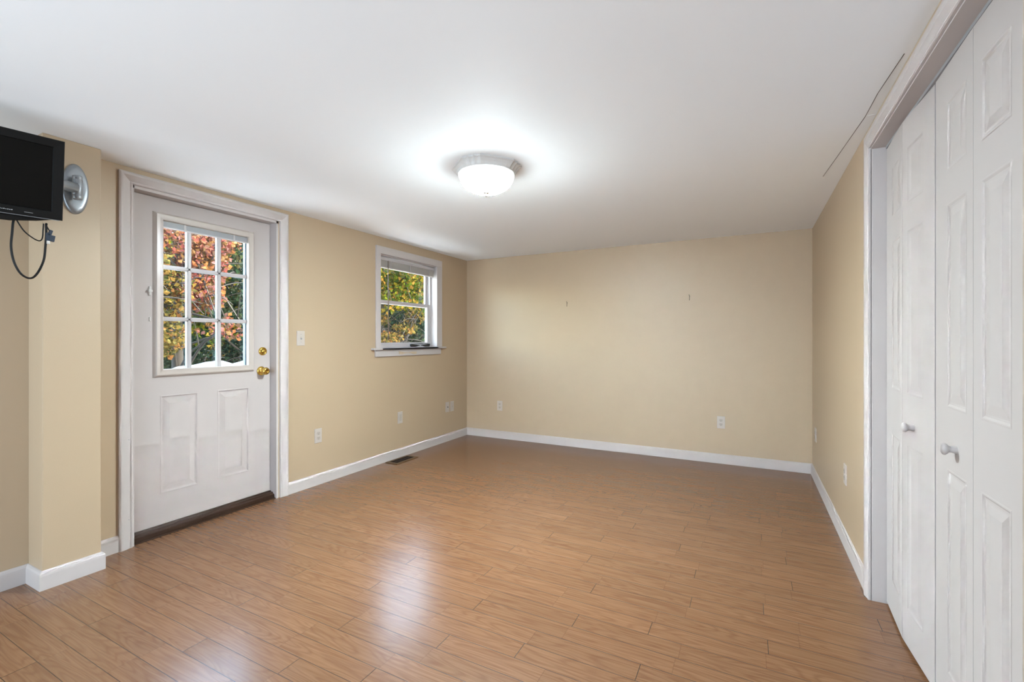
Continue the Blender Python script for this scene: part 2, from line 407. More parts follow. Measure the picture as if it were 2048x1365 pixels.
LD = lambda u, v_, d: (DX+d, u, v_)
dprof = [(0,0),(.003,.0012),(.008,.0012),(.013,-.005),(.019,-.006),(.023,-.0055),(.050,-.001),(.052,-.0005)]
dh = [(1.497,1.718,.238,.845),(1.838,2.062,.238,.845)]
LT = (1.490,2.058,.990,1.940)
mb = MB(); relief(mb, LD, 1.337, 2.222, .052, 2.057, dh, dprof, through=[LT])
# back and edges
for (a,b_,c,d_) in ((1.337,LT[0],.052,2.057),(LT[1],2.222,.052,2.057),(LT[0],LT[1],.052,LT[2]),(LT[0],LT[1],LT[3],2.057)):
    mb.add([LD(a,c,-.044),LD(b_,c,-.044),LD(b_,d_,-.044),LD(a,d_,-.044)], [(0,1,2,3)])
def ringq(mb, r, d0, d1, fn):
    a,b_,c,d_ = r; P = [(a,c),(b_,c),(b_,d_),(a,d_)]
    for i in range(4):
        p, q = P[i], P[(i+1)%4]; mb.add([fn(*p,d0), fn(*q,d0), fn(*q,d1), fn(*p,d1)], [(0,1,2,3)])
ringq(mb, (1.337,2.222,.052,2.057), 0, -.044, LD); ringq(mb, LT, 0, -.044, LD)
slab = kid(mb.build('door_slab', M_door), door)
def sub(o, parent):                                # sub-part in world coordinates under a part that already sits in place
    o.parent = parent; o.matrix_parent_inverse = Matrix.Translation(-Vector(door.location)) if False else Matrix.Identity(4); return o
mb = mould(MB(), LD, 1.506, 2.044, 1.006, 1.922, [(0,-.012),(0,.022),(.004,.0245),(.018,.0235),(.034,.0235),(.040,.018),(.046,.008),(.049,.0),(.049,-.001)], closed=True)
fr = kid(mb.build('glass_frame', M_plastic), door)
mb = MB()
for u in (1.664, 1.852): mb.box(DX-.026, DX-.008, u-.013, u+.013, 1.0, 1.93)
for z in (1.318, 1.640): mb.box(DX-.026, DX-.008, 1.506, 2.036, z-.012, z+.012)
mb.box(DX-.03, DX-.008, 2.036, 2.054, 1.0, 1.93); mb.box(DX-.03, DX-.008, 1.494, 1.506, 1.0, 1.93)
og = kid(mb.build('outer_muntin_grid', M_outer), door); og['label'] = 'outer side of the pane grid, darkened against strong daylight'
mb = MB()
for u in (1.664, 1.852): mb.box(DX-.008, DX-.005, u-.014, u+.014, 1.0, 1.93)
for z in (1.318, 1.640): mb.box(DX-.008, DX-.005, 1.506, 2.040, z-.013, z+.013)
for u in (1.664, 1.852): mb.box(DX-.005, DX-.001, u-.006, u+.006, 1.0, 1.93)
for z in (1.318, 1.640): mb.box(DX-.005, DX-.001, 1.506, 2.040, z-.006, z+.006)
kid(mb.build('muntin_grid', M_vinyl), door)
mb = MB().box(DX-.033, DX-.029, 1.491, 2.057, .991, 1.939); kid(mb.build('glass_pane', M_glass), door)
mb = MB(); mb.box(DX-.004, DX+.006, 1.500, 2.050, 1.886, 1.919)
for z in (1.893,1.899,1.905,1.911): mb.box(DX-.004, DX+.0072, 1.500, 2.050, z-.0007, z+.0007)
bl = kid(mb.build('raised_blind', M_blindgrey), door)
mb = MB(); mb.box(DX-.006, DX+.009, 1.500, 2.050, 1.880, 1.887)
for u in (1.634, 1.948): mb.box(DX-.004, DX+.010, u-.006, u+.006, 1.880, 1.922)
kid(mb.build('blind_rail', M_vinyl), door)
mb = MB(); mb.box(DX+.0, DX+.012, 1.436, 1.446, 1.455, 1.51); mb.box(DX+.004, DX+.022, 1.430, 1.450, 1.475, 1.490)
mb.box(DX, DX+.008, 1.438, 1.447, 1.30, 1.325)
kid(mb.build('blind_slider', M_slat, bevel=.002), door)
# lock and knob
mb = MB().lathe((DX, 2.163, 1.102), (1,0,0), [(.031,0),(.031,.006),(.027,.013),(.019,.016),(.018,.012),(.013,.012),(.012,.020),(.0,.021)], 32, False)
mb.box(DX+.018, DX+.024, 2.160, 2.166, 1.098, 1.106)
kid(mb.build('deadbolt', M_brass), door)
kb = MB().lathe((DX, 2.152, .957), (1,0,0), [(.033,0),(.034,.004),(.031,.010),(.022,.014),(.013,.018),(.0115,.030),(.016,.034),(.024,.042),(.0275,.052),(.0265,.062),(.020,.070),(.010,.073),(.009,.070),(.0,.070)], 36, False)
knob = kid(kb.build('door_knob', M_brass), door)
# small strike plate and drill mark
mb = MB().lathe((DX, 2.062, 1.47), (1,0,0), [(.004,0),(.003,.003),(0,.003)], 12, False); kid(mb.build('screw', M_blindgrey), door)
# threshold
thp = [(-.125,0),(-.125,.050),(-.062,.050),(-.058,.044),(-.040,.044),(-.036,.034),(-.022,.030),(-.018,.006),(-.006,.003),(-.006,0)]
mb = MB(); mb.prism(thp, lambda u, v_, d: (XL+u, d, v_), 1.334, 2.225); kid(mb.build('threshold', M_bronze), door)
# nail heads in the casing
mb = MB()
for (u, z) in ((1.284,.62),(1.304,.62),(1.284,.16),(1.304,.165),(1.282,1.36),(2.282,1.20),(2.296,1.20),(2.282,1.62),(2.282,.60),(1.36,2.112),(1.75,2.112),(2.26,2.11)):
    mb.lathe((XL+.0145, u, z), (1,0,0), [(.0022,0),(.0018,.0022),(0,.0022)], 8, False)
nh = kid(mb.build('nail_heads', M_blindgrey), door); nh['kind'] = 'stuff'

# ------------------------------------------------------------------ window
win = struct(empty('window_1', (XL, 3.75, 1.1)))
def kidw(o): return kid(o, win)
mb = MB()   # flat casing: left, right, head
CT = .017
mb.box(XL, XL+CT, 3.246, 3.303, 1.107, 2.012); mb.box(XL, XL+CT, 4.186, 4.283, 1.107, 2.012); mb.box(XL, XL+CT, 3.246, 4.283, 2.012, 2.084)
kidw(mb.build('casing', M_trim, bevel=.002))
mb = MB().box(XL-.062, XL+.040, 3.300, 4.190, 1.089, 1.107); mb.box(XL, XL+.040, 3.190, 4.335, 1.089, 1.107)
kidw(mb.build('window_stool', M_trim, bevel=.003))
ap = kidw(MB().box(XL, XL+.016, 3.235, 4.262, 1.024, 1.089).build('apron', M_trim, bevel=.002))
mb = MB()
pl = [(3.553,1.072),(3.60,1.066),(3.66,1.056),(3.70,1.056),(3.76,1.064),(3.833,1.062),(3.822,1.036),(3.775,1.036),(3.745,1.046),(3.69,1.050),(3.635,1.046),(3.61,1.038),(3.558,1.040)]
mb.prism(pl, LW, .0162, .0174); o = kidw(mb.build('bow_patch', M_patch)); o['label'] = 'tan patch shaped like a bow in the white apron'  # thin tan bow shape laid on the apron face
mb = MB()   # reveal boards
mb.box(XL-.13, XL+.004, W0, 3.304, 1.09, W1 and 2.016); mb.box(XL-.13, XL+.004, 4.187, W1, 1.09, 2.016); mb.box(XL-.13, XL-.004, W0, W1, 2.002, 2.016)
kidw(mb.build('jamb_liner', M_trim))
FX0, FX1 = XL-.135, XL-.066
def rect_frame(mb, x0, x1, a, b_, c, d_, t, tb=None, tt=None):
    tb = tb or t; tt = tt or t
    mb.box(x0, x1, a, a+t, c, d_); mb.box(x0, x1, b_-t, b_, c, d_); mb.box(x0, x1, a+t, b_-t, c, c+tb); mb.box(x0, x1, a+t, b_-t, d_-tt, d_)
mb = MB(); rect_frame(mb, FX0, FX1, 3.304, 4.187, 1.107, 2.002, .022, .020, .03)
mb.box(FX0, FX1-.028, 4.160, 4.166, 1.127, 1.97)
kidw(mb.build('window_frame', M_vinyl, bevel=.0015))
mb = MB(); rect_frame(mb, XL-.128, XL-.104, 3.326, 4.165, 1.545, 1.974, .036, .036)
us = kidw(mb.build('upper_sash', M_vinyl, bevel=.0015))
mb = MB(); rect_frame(mb, XL-.100, XL-.074, 3.326, 4.165, 1.127, 1.580, .040, .030, .034); mb.box(XL-.074, XL-.062, 3.70, 3.80, 1.570, 1.580)
mb.lathe((XL-.074, 3.40, 1.140), (1,0,0), [(.006,0),(.006,.001),(0,.001)], 12, False)
ls = kidw(mb.build('lower_sash', M_vinyl, bevel=.0015))
kidw(MB().box(XL-.118, XL-.114, 3.358, 4.133, 1.577, 1.942).build('upper_glass', M_glass))
kidw(MB().box(XL-.089, XL-.085, 3.362, 4.129, 1.153, 1.550).build('lower_glass', M_glass))

# mini blind drawn up in the window
blind = tag(empty('mini_blind', (XL-.02, 3.75, 1.93)), 'white mini blind drawn up to the top of the small window', 'blind')
def kb_(o): return kid(o, blind)
kb_(MB().box(XL-.046, XL-.016, 3.312, 4.178, 1.962, 1.990).build('headrail', M_vinyl, bevel=.002))
mb = MB()
for i in range(13):
    z = 1.903+i*.0045; yy = 4.172-.008*random.random()
    mb.box(XL-.044, XL-.018+.002*random.random(), 3.316, yy, z, z+.0022)
kb_(mb.build('slat_stack', M_slat))
kb_(MB().box(XL-.045, XL-.017, 3.316, 4.168, 1.888, 1.900).build('bottom_rail', M_slat, bevel=.003))
for u in (3.475, 3.765, 4.075):
    kb_(MB().box(XL-.017, XL-.0145, u-.006, u+.006, 1.892, 1.963).build('ladder_tape', M_vinyl))
wd = MB().tube([(XL-.018,3.437,1.962),(XL-.014,3.437,1.56),(XL-.016,3.438,1.182)], .0048, 8, 1)
kb_(wd.build('wand', M_clear))
kb_(MB().tube([(XL-.0125,3.445,1.985),(XL-.0115,3.446,1.95),(XL-.0115,3.446,1.897)], .0016, 6, 1).build('cord', M_vinyl))

# dark sunglasses lying on the stool
sg = tag(empty('sunglasses', (XL-.015, 3.92, 1.107)), 'dark sunglasses lying on the white window stool at its right end', 'sunglasses')
lens = lambda s: [(3.92+s*.010,1.128),(3.92+s*.060,1.134),(3.92+s*.158,1.141),(3.92+s*.168,1.140),(3.92+s*.160,1.118),(3.92+s*.148,1.110),(3.92+s*.085,1.110),(3.92+s*.060,1.114),(3.92+s*.035,1.121),(3.92+s*.012,1.123)]
for s_ in (-1, 1):
    mb = MB(); pl = lens(s_); mb.prism(pl, LW, -.012, -.002)
    kid(mb.build('lens', M_glasses, bevel=.002), sg)
mb = MB(); mb.tube([(XL-.008,3.757,1.139),(XL-.030,3.80,1.141),(XL-.045,3.90,1.141),(XL-.050,4.02,1.140)], .0028, 8, 4)
mb.tube([(XL-.008,4.083,1.139),(XL-.028,4.05,1.143),(XL-.038,3.95,1.144),(XL-.042,3.82,1.142)], .0028, 8, 4)
kid(mb.build('temple', M_glasses), sg)

# ------------------------------------------------------------------ closet: casing + two bifold doors
RW = lambda u, v_, d: (XR-d, u, v_)
tr = struct(empty('trim_1', (XR, 1.94, 0)))
KC = [(0,0),(0,.010),(.005,.013),(.012,.012),(.030,.0155),(.048,.019),(.060,.0195),(.072,.017),(.086,.0165),(.086,0)]
KC = [(w_*.80, d) for w_, d in KC]
kid(mould(MB(), RW, K0-.003, K1, 0, KT+.006, KC).build('casing', M_trim), tr)
mb = MB(); mb.box(XR-.002, XR+.125, K1, K1+.02, 0, KT+.02); mb.box(XR-.002, XR+.125, K0-.02, K0, 0, KT+.02); mb.box(XR-.002, XR+.125, K0, K1, KT, KT+.02)
mb.box(XR+.030, XR+.10, K0, K0+.085, 0, KT)
kid(mb.build('jamb', M_trim), tr)
kid(MB().box(XR+.050, XR+.080, K0+.09, K1-.01, KT-.012, KT).build('door_track', M_blindgrey), tr)
cprof = [(0,0),(.003,.0004),(.006,.0004),(.012,-.0022),(.018,-.0028),(.022,-.0026),(.044,-.0002),(.046,0)]
def leaf(p, q, inner_first, parent, knob_u=None):
    """leaf from p to q (xy, p is the far end); inner_first: the wide stile is at p"""
    P, Q = Vector((*p,0)), Vector((*q,0)); d = (Q-P); Lw = d.length; d.normalize(); nrm = Vector((-1,0,0)); nrm = (nrm-d*nrm.dot(d)).normalized()
    fn = lambda u, v_, dd: tuple(P+d*u+nrm*dd+Vector((0,0,v_)))
    a0, a1 = (.105, .260) if inner_first else (.048, .203)
    hs = [(a0,a1,1.712,1.930),(a0,a1,.978,1.612),(a0,a1,.150,.790)]
    mb = MB(); relief(mb, fn, 0, Lw, .014, 2.044, hs, cprof)
    mb.add([fn(0,.014,-.032), fn(Lw,.014,-.032), fn(Lw,2.044,-.032), fn(0,2.044,-.032)], [(0,1,2,3)])
    ringq(mb, (0,Lw,.014,2.044), 0, -.032, fn)
    o = kid(mb.build('leaf', M_closet), parent)
    if knob_u is not None:
        c = Vector(fn(knob_u, .862, 0))
        k = MB().lathe(c, nrm, [(.0125,0),(.0115,.006),(.0095,.012),(.0100,.017),(.0150,.022),(.0178,.026),(.0172,.031),(.011,.035),(0,.036)], 28, False)
        ko = k.build('knob', M_closet); ko.parent = o; ko.matrix_parent_inverse = Matrix.Identity(4)
    return o
g = .0025
bd1 = struct(empty('door_2', (XR+.05, 2.31, 0))); bd2 = struct(empty('door_3', (XR+.05, 1.69, 0)))
leaf((.5455,2.602), (.5325,2.312+g/2), True, bd1)
leaf((.5325,2.312-g/2), (.549,2.004+.007), False, bd1, .118)
leaf((.5475,2.004-.007), (.5415,1.692+g/2), True, bd2, .182)
leaf((.5415,1.692-g/2), (.5440,1.385), False, bd2)

# ------------------------------------------------------------------ wall plates
def rounded(cu, cv, hw, hh, r=.004, n=4):
    out = []
    for sx, sy, a0 in ((1,1,0),(-1,1,90),(-1,-1,180),(1,-1,270)):
        for i in range(n+1):
            a = math.radians(a0+90*i/n); out.append((cu+sx*(hw-r)+r*math.cos(a), cv+sy*(hh-r)+r*math.sin(a)))
    return out
def plate_base(fn, root, cu, cv):
    mb = MB(); o1 = rounded(cu,cv,.0352,.0585); o2 = rounded(cu,cv,.0325,.0558); n = len(o1)
    v_ = [fn(u,w_,0) for u,w_ in o1]+[fn(u,w_,.0035) for u,w_ in o1]+[fn(u,w_,.0062) for u,w_ in o2]
    f = [tuple(range(n))]+[(i,(i+1)%n,(i+1)%n+n,i+n) for i in range(n)]+[(i+n,(i+1)%n+n,(i+1)%n+2*n,i+2*n) for i in range(n)]+[tuple(range(2*n,3*n))]
    mb.add(v_, f); return kid(mb.build('cover_plate', M_plastic), root)
def duplex(fn, cu, cv, label, grp='duplex outlets low on the walls'):
    root = tag(empty('wall_outlet', fn(cu,cv,0)), label, 'outlet', grp); plate_base(fn, root, cu, cv)
    for s_ in (1,-1):
        z = cv+s_*.0195; mb = MB(); mb.prism(rounded(cu,z,.0165,.0140,.009,5), fn, .005, .0082); so_ = kid(mb.build('socket', M_socket), root)
        sl = MB()
        for du, hh in ((-.0062,.0042),(.0062,.0034)): sl.prism([(cu+du-.0011,z+.003-hh),(cu+du+.0011,z+.003-hh),(cu+du+.0011,z+.003+hh),(cu+du-.0011,z+.003+hh)], fn, .0080, .0086)
        sl.prism(rounded(cu,z-.0078,.0024,.0024,.0022,3), fn, .0080, .0086)
        o = sl.build('slots', M_dark); o.parent = so_
    sc = MB().prism(rounded(cu,cv,.0024,.0024,.0022,3), fn, .006, .0072); kid(sc.build('screw', M_slat), root)
    return root
BW = lambda u, v_, d: (u, YB-d, v_)
G = None
duplex(LW, 2.598, .400, 'white duplex outlet low on the left wall, nearest the outer door')
duplex(BW, -2.670, .392, 'white duplex outlet on the back wall near its left corner')
duplex(BW, -.246, .394, 'white duplex outlet on the back wall near its right end')
duplex(RW, 4.575, .390, 'white outlet on the right wall close to the far corner')
duplex(RW, 3.235, .410, 'white outlet low on the right wall, nearest the closet casing')
def jackplate(cu, cv, label, kind):
    root = tag(empty('wall_jack', LW(cu,cv,0)), label, 'wall plate', 'jack plates low on the left wall'); plate_base(LW, root, cu, cv)
    mb = MB()
    if kind == 'decora': mb.prism(rounded(cu,cv,.0165,.0335,.002,2), LW, .005, .0078)
    elif kind == 'coax':
        mb.lathe(LW(cu,cv,.006), (1,0,0), [(.0055,0),(.0055,.003),(.0045,.003),(.0045,.009),(0,.009)], 16, False)
    else: mb.prism(rounded(cu,cv,.008,.008,.001,2), LW, .005, .0078)
    kid(mb.build('jack', M_dark if kind == 'coax' else M_socket), root)
    for s_ in (1,-1):
        sc = MB().prism(rounded(cu,cv+s_*.042,.0024,.0024,.0022,3), LW, .006, .0072); kid(sc.build('screw', M_slat), root)
jackplate(3.590, .399, 'white plate with a rectangular insert on the left wall, below the window', 'decora')
jackplate(4.405, .398, 'white cable jack plate, left one of the pair in the left wall corner', 'coax')
jackplate(4.500, .396, 'white phone jack plate, right one of the pair in the left wall corner', 'phone')
root = tag(empty('light_switch', LW(2.434,1.199,0)), 'white light switch on the left wall beside the outer door', 'light switch'); plate_base(LW, root, 2.434, 1.199)
mb = MB(); mb.prism(rounded(2.434,1.199,.0052,.0120,.001,2), LW, .005, .0075); tgl = kid(mb.build('toggle_slot', M_socket), root)
mb = MB(); mb.prism([(2.4295,1.190),(2.4385,1.190),(2.4385,1.200),(2.4295,1.200)], LW, .007, .016); o = mb.build('toggle', M_blindgrey, bevel=.001); kid(o, root)
for s_ in (1,-1):
    sc = MB().prism(rounded(2.434,1.199+s_*.030,.0024,.0024,.0022,3), LW, .006, .0072); kid(sc.build('screw', M_blindgrey), root)

# two thin hooks left in the back wall
for x_, z_, lb in ((-1.813,1.588,'small dark picture hook on the back wall, the left one of two'),(-.530,1.606,'small dark picture hook on the back wall, the right one of two')):
    mb = MB(); mb.tube([(x_-.001,YB-.001,z_-.030),(x_,YB-.004,z_-.014),(x_+.001,YB-.004,z_+.012),(x_-.001,YB-.006,z_+.022),(x_-.006,YB-.010,z_+.024)], .0026, 8, 4)
    mb.lathe((x_+.001,YB,z_+.010), (0,-1,0), [(.004,0),(.004,.006),(.002,.008),(0,.008)], 10, False)
    tag(mb.build('picture_hook', M_hook), lb, 'hook', 'hooks left in the back wall')

# floor register
fv = tag(empty('floor_register', (-3.044, 3.51, 0)), 'brown metal floor vent beside the left baseboard', 'floor vent')
kid(MB().box(-3.092,-2.996,3.385,3.635,.0004,.0015).build('vent_opening', M_ventdark), fv)
mb = MB(); x0,x1,y0_,y1_ = -3.118,-2.970,3.352,3.668
mb.box(x0,x0+.026,y0_,y1_,0,.006); mb.box(x1-.026,x1,y0_,y1_,0,.006); mb.box(x0+.026,x1-.026,y0_,y0_+.033,0,.006); mb.box(x0+.026,x1-.026,y1_-.033,y1_,0,.006)
kid(mb.build('vent_frame', M_vent, bevel=.002), fv)
mb = MB()
for i in range(16): mb.box(x0+.026,x1-.026,3.390+i*.0158,3.3935+i*.0158,.0015,.0045)
mb.box(-3.047,-3.041,3.385,3.635,.0016,.0048)
kid(mb.build('louvre', M_ventdark), fv)

# ------------------------------------------------------------------ ceiling light
LC = Vector((-1.337, 2.256, H))
cl = tag(empty('ceiling_light', LC), 'lit frosted glass bowl lamp on the white ceiling', 'ceiling light')
th0 = math.radians(-40); w2 = .178; kk = .079
def outline():
    pts = []
    for q in range(4):
        R_ = Matrix.Rotation(th0+q*PI/2, 2)
        A = Vector((w2, -(w2-kk))); B = Vector((w2, w2-kk)); Cc = Vector((w2-kk, w2))
        for t in [i/6 for i in range(7)]: pts.append((R_ @ A.lerp(B, t)))
        dn = Vector((1,1)).normalized()
        for i in range(1, 24):
            t = i/24; p = B.lerp(Cc, t); wv = .0085*math.sin(t*3*2*PI-PI/2)+.0085*(1 if .02 < t < .98 else 0)
            wv = -.011*abs(math.sin(t*3*PI)) + .004
            pts.append(R_ @ (p+dn*wv))
    return pts
OL = outline(); n = len(OL)
def ring_at(scale, z, blend, rad):
    out = []
    for p in OL:
        a = math.atan2(p.y, p.x); c_ = Vector((math.cos(a), math.sin(a)))*rad
        q = (p*scale).lerp(c_, blend); out.append((q.x, q.y, z))
    return out
rings = [ring_at(.985,-.0005,0,.1), ring_at(1.0,-.003,0,.1), ring_at(1.0,-.008,0,.1), ring_at(.965,-.012,.05,.17), ring_at(.91,-.026,.25,.168), ring_at(.88,-.038,.6,.166), ring_at(.86,-.044,1,.163), ring_at(.8,-.040,1,.150)]
mb = MB(); vv = [p for r_ in rings for p in r_]; ff = []
for k in range(len(rings)-1):
    for i in range(n): ff.append((k*n+i, k*n+(i+1)%n, (k+1)*n+(i+1)%n, (k+1)*n+i))
mb.add(vv, ff, False); mb.build('lamp_base', M_lampmetal, cl)
bp_ = []
for i in range(15):
    t = i/14*PI/2; bp_.append((.160*math.cos(t)**.85 if i < 14 else .0, -.036-.112*math.sin(t)))
mb = MB(); nn = 72; vv = []; ff = []
for (r_, z) in bp_:
    for i in range(nn):
        a = 2*PI*i/nn; rr = r_*(1+.012*math.cos(12*a+z*30)); vv.append((rr*math.cos(a), rr*math.sin(a), z))
for k in range(len(bp_)-1):
    for i in range(nn): ff.append((k*nn+i, k*nn+(i+1)%nn, (k+1)*nn+(i+1)%nn, (k+1)*nn+i))
mb.add(vv, ff, True); mb.build('glass_bowl', M_bowl, cl)
MB().lathe((0,0,-.143), (0,0,-1), [(.004,0),(.019,.0015),(.021,.004),(.012,.008),(.006,.010),(.0055,.013),(.008,.016),(.007,.021),(.003,.025),(0,.0255)], 24, False).build('finial', M_nickel, cl)

# ------------------------------------------------------------------ television on its wall mount
Pb = Vector((-2.72, .888, 1.717)); U = Vector((math.sin(math.radians(10.8)), math.cos(math.radians(10.8)), 0)); n0 = Vector((U.y, -U.x, 0))
pt = math.radians(10); Wv = Vector((0,0,1))*math.cos(pt)+n0*math.sin(pt); Nv = n0*math.cos(pt)-Vector((0,0,1))*math.sin(pt)
TW, THh = .53, .342
T = lambda u, v_, d: tuple(Pb+U*u+Wv*v_+Nv*d)      # u<0 to the left, v up, d to the front
tv = tag(empty('television', T(-TW/2,THh/2,0)), 'black flat television on the left wall beside the pier', 'television')
def kt(o): return kid(o, tv)
mb = MB(); mould(mb, T, -TW+.036, -.036, .038, THh-.034, [(0,-.012),(0,-.007),(.003,-.002),(.034,0),(.036,-.003),(.036,-.020),(.034,-.024),(0,-.024)], closed=True)
kt(mb.build('bezel', M_black))
mb = MB(); mb.prism([(-TW+.030,.032),(-.030,.032),(-.030,THh-.028),(-TW+.030,THh-.028)], T, -.014, -.008); kt(mb.build('screen', M_screen))
mb = MB()
def rr_(ins, ins_b, d): return [T(-TW+ins,ins_b,d), T(-ins,ins_b,d), T(-ins,THh-ins,d), T(-TW+ins,THh-ins,d)]
rs = [rr_(.004,.004,-.020), rr_(.006,.006,-.034), rr_(.05,.03,-.060), rr_(.10,.07,-.078)]
for A, B in zip(rs, rs[1:]):
    for i in range(4): mb.add([A[i],A[(i+1)%4],B[(i+1)%4],B[i]], [(0,1,2,3)])
mb.add(rs[0], [(0,1,2,3)]); mb.add(rs[-1], [(0,1,2,3)])
kt(mb.build('back_housing', M_black))
# speaker bulge under the lower edge
mb = MB(); prof = [(-TW+.03,-.0),(-TW+.12,-.024),(-TW/2-.05,-.032),(-.16,-.028),(-.08,-.014),(-.03,0)]
mb.prism(prof, T, -.070, -.010); kt(mb.build('speaker_bar', M_black, bevel=.004))
kt(MB().prism([(-TW+.004,-.0005),(-.010,-.0005),(-.010,.0018),(-TW+.004,.0018)], T, -.010, .0012).build('trim_line', M_silver))
mb = MB(); random.seed(3)
for a in list(range(0,7))+list(range(9,17)):        # tiny illegible markings on the lower bezel
    u = -.245+a*.0056; hgt_ = random.choice((.0022,.003,.0036)); mb.prism([(u,.0165),(u+.0036,.0165),(u+.0036,.0165+hgt_),(u,.0165+hgt_)], T, -.0015, .0004)
bm1 = kt(mb.build('bezel_marking', M_mark)); bm1['kind'] = 'stuff'
mb = MB().prism([(-.118,.0155),(-.092,.0155),(-.092,.0170),(-.118,.0170)], T, -.0015, .0004)
kt(mb.build('bezel_marking', M_mark))

mt = tag(empty('wall_mount', (-2.980, 1.018, 1.937)), 'silver oval wall bracket holding the television on the pier', 'tv mount')
def km(o): return kid(o, mt)
mb = MB(); el = [(0,1.0),(.006,1.0),(.012,.965),(.016,.90),(.018,.80),(.0185,.60),(.017,.3)]; nn = 56; vv = []; ff = []
for (d, s_) in el:
    for i in range(nn):
        a = 2*PI*i/nn; vv.append((-2.980+d, 1.018+.052*s_*math.cos(a), 1.937+.124*(s_ if s_ > .85 else s_*.97)*math.sin(a)))
for k in range(len(el)-1):
    for i in range(nn): ff.append((k*nn+i, k*nn+(i+1)%nn, (k+1)*nn+(i+1)%nn, (k+1)*nn+i))
mb.add(vv, ff, True); mb.add(vv[-nn:], [tuple(range(nn))]); km(mb.build('oval_plate', M_silver))
kn = MB().lathe((-2.922,1.008,1.876), (0,0,1), [(.017,0),(.0195,.003),(.0195,.020),(.0185,.0215),(.0195,.023),(.0195,.095),(.0185,.0965),(.0195,.098),(.0195,.112),(.017,.115)], 32)
kn.box(-2.970,-2.925,1.000,1.016,1.895,1.970)
km(kn.build('pivot', M_silver))
tc_ = Vector(T(-TW/2-.01, THh/2, -.078))
A0 = Vector((-2.922,1.008,1.928)); B0 = Vector((-2.870,.80,1.925))
km(MB().tube([A0+Vector((.004,-.006,0)), (A0+B0)/2, B0], .025, 24, 1).build('arm', M_silver))
km(MB().tube([B0, tc_+Nv*.004], .014, 16, 1).build('arm', M_silver))
km(MB().lathe(B0-Vector((0,0,.03)), (0,0,1), [(.027,0),(.027,.06)], 24).build('elbow', M_silver))
mb = MB(); mb.obox(tc_+Nv*(-.004), U, Wv, Nv, .05, .05, .004); km(mb.build('screen_bracket', M_silver))

# cables hanging from the set
pw = tag(empty('power_cord', (-2.80,.80,1.70)), 'black power cord hanging in one long loop under the television', 'cord')
mb = MB().tube([(-2.795,.762,1.706),(-2.80,.756,1.700),(-2.80,.752,1.648),(-2.80,.749,1.584),(-2.80,.758,1.521),(-2.80,.779,1.474),(-2.80,.807,1.458),(-2.80,.829,1.481),(-2.80,.850,1.541),(-2.80,.856,1.603),(-2.798,.858,1.659),(-2.792,.856,1.700),(-2.785,.855,1.706)], .0042, 10, 6)
kid(mb.build('cord', M_cord), pw)
sc_ = tag(empty('signal_cable', (-2.80,.85,1.70)), 'short thin black cable with a blue-black plug under the television corner', 'cable')
mb = MB().tube([(-2.797,.766,1.705),(-2.80,.768,1.699),(-2.80,.788,1.662),(-2.80,.815,1.637),(-2.80,.836,1.628),(-2.80,.846,1.642),(-2.798,.848,1.680),(-2.790,.847,1.706)], .0026, 8, 6)
mb.tube([(-2.786,.853,1.706),(-2.790,.856,1.700),(-2.792,.866,1.680)], .0024, 8, 4)
kid(mb.build('cord', M_cord), sc_)
mb = MB(); mb.obox((-2.792,.869,1.668), (1,0,0), (0,1,-.3), (0,.3,1), .006, .006, .014); mb.obox((-2.792,.874,1.645), (1,0,0), (0,1,-.15), (0,.15,1), .007, .010, .014)
mb.obox((-2.792,.862,1.650), (1,0,0), (0,1,0), (0,0,1), .006, .006, .018)
kid(mb.build('plug', M_plugblue, bevel=.002), sc_)
kid(MB().obox((-2.792,.863,1.626), (1,0,0), (0,1,0), (0,0,1), .0045, .0045, .007).build('plug_tip', M_slat), sc_)

# ------------------------------------------------------------------ outdoors
struct(MB().box(-40, -6.6, -14, 34, -.45, -.25).build('ground', M_ground))
struct(MB().box(-6.6, XL-.14, -14, 34, -.45, -.24).build('bounce_ground', M_bounce))  # unseen ground made pale to bounce sunlight up onto the ceiling
# pale cover heaped low outside the door
mb = MB(); gx, gy = 26, 40; vv = []; ff = []
for i in range(gx+1):
    for j_ in range(gy+1):
        x_ = -4.35-1.5*i/gx; y_ = .6+5.2*j_/gy
        e = abs(math.sin(PI*i/gx))**.45; ey = abs(math.sin(PI*j_/gy))**.35
        top = .955+.022*y_-.012+.028*math.sin(y_*8.5+x_*.6)+.018*math.sin(y_*17+x_*2)+.03*noise.noise(Vector((x_*1.3,y_*1.7,0)))-.15*i/gx
        vv.append((x_, y_, -.25+(top+.25)*e*ey))
for i in range(gx):
    for j_ in range(gy):
        a = i*(gy+1)+j_; ff.append((a, a+1, a+gy+2, a+gy+1))
mb.add(vv, ff, True); nvv = len(vv)
o = tag(mb.build('draped_cover', M_tarp), 'pale blue-white cover heaped outside behind the bottom door panes', 'cover')
o.modifiers.new('thick', 'SOLIDIFY').thickness = .02

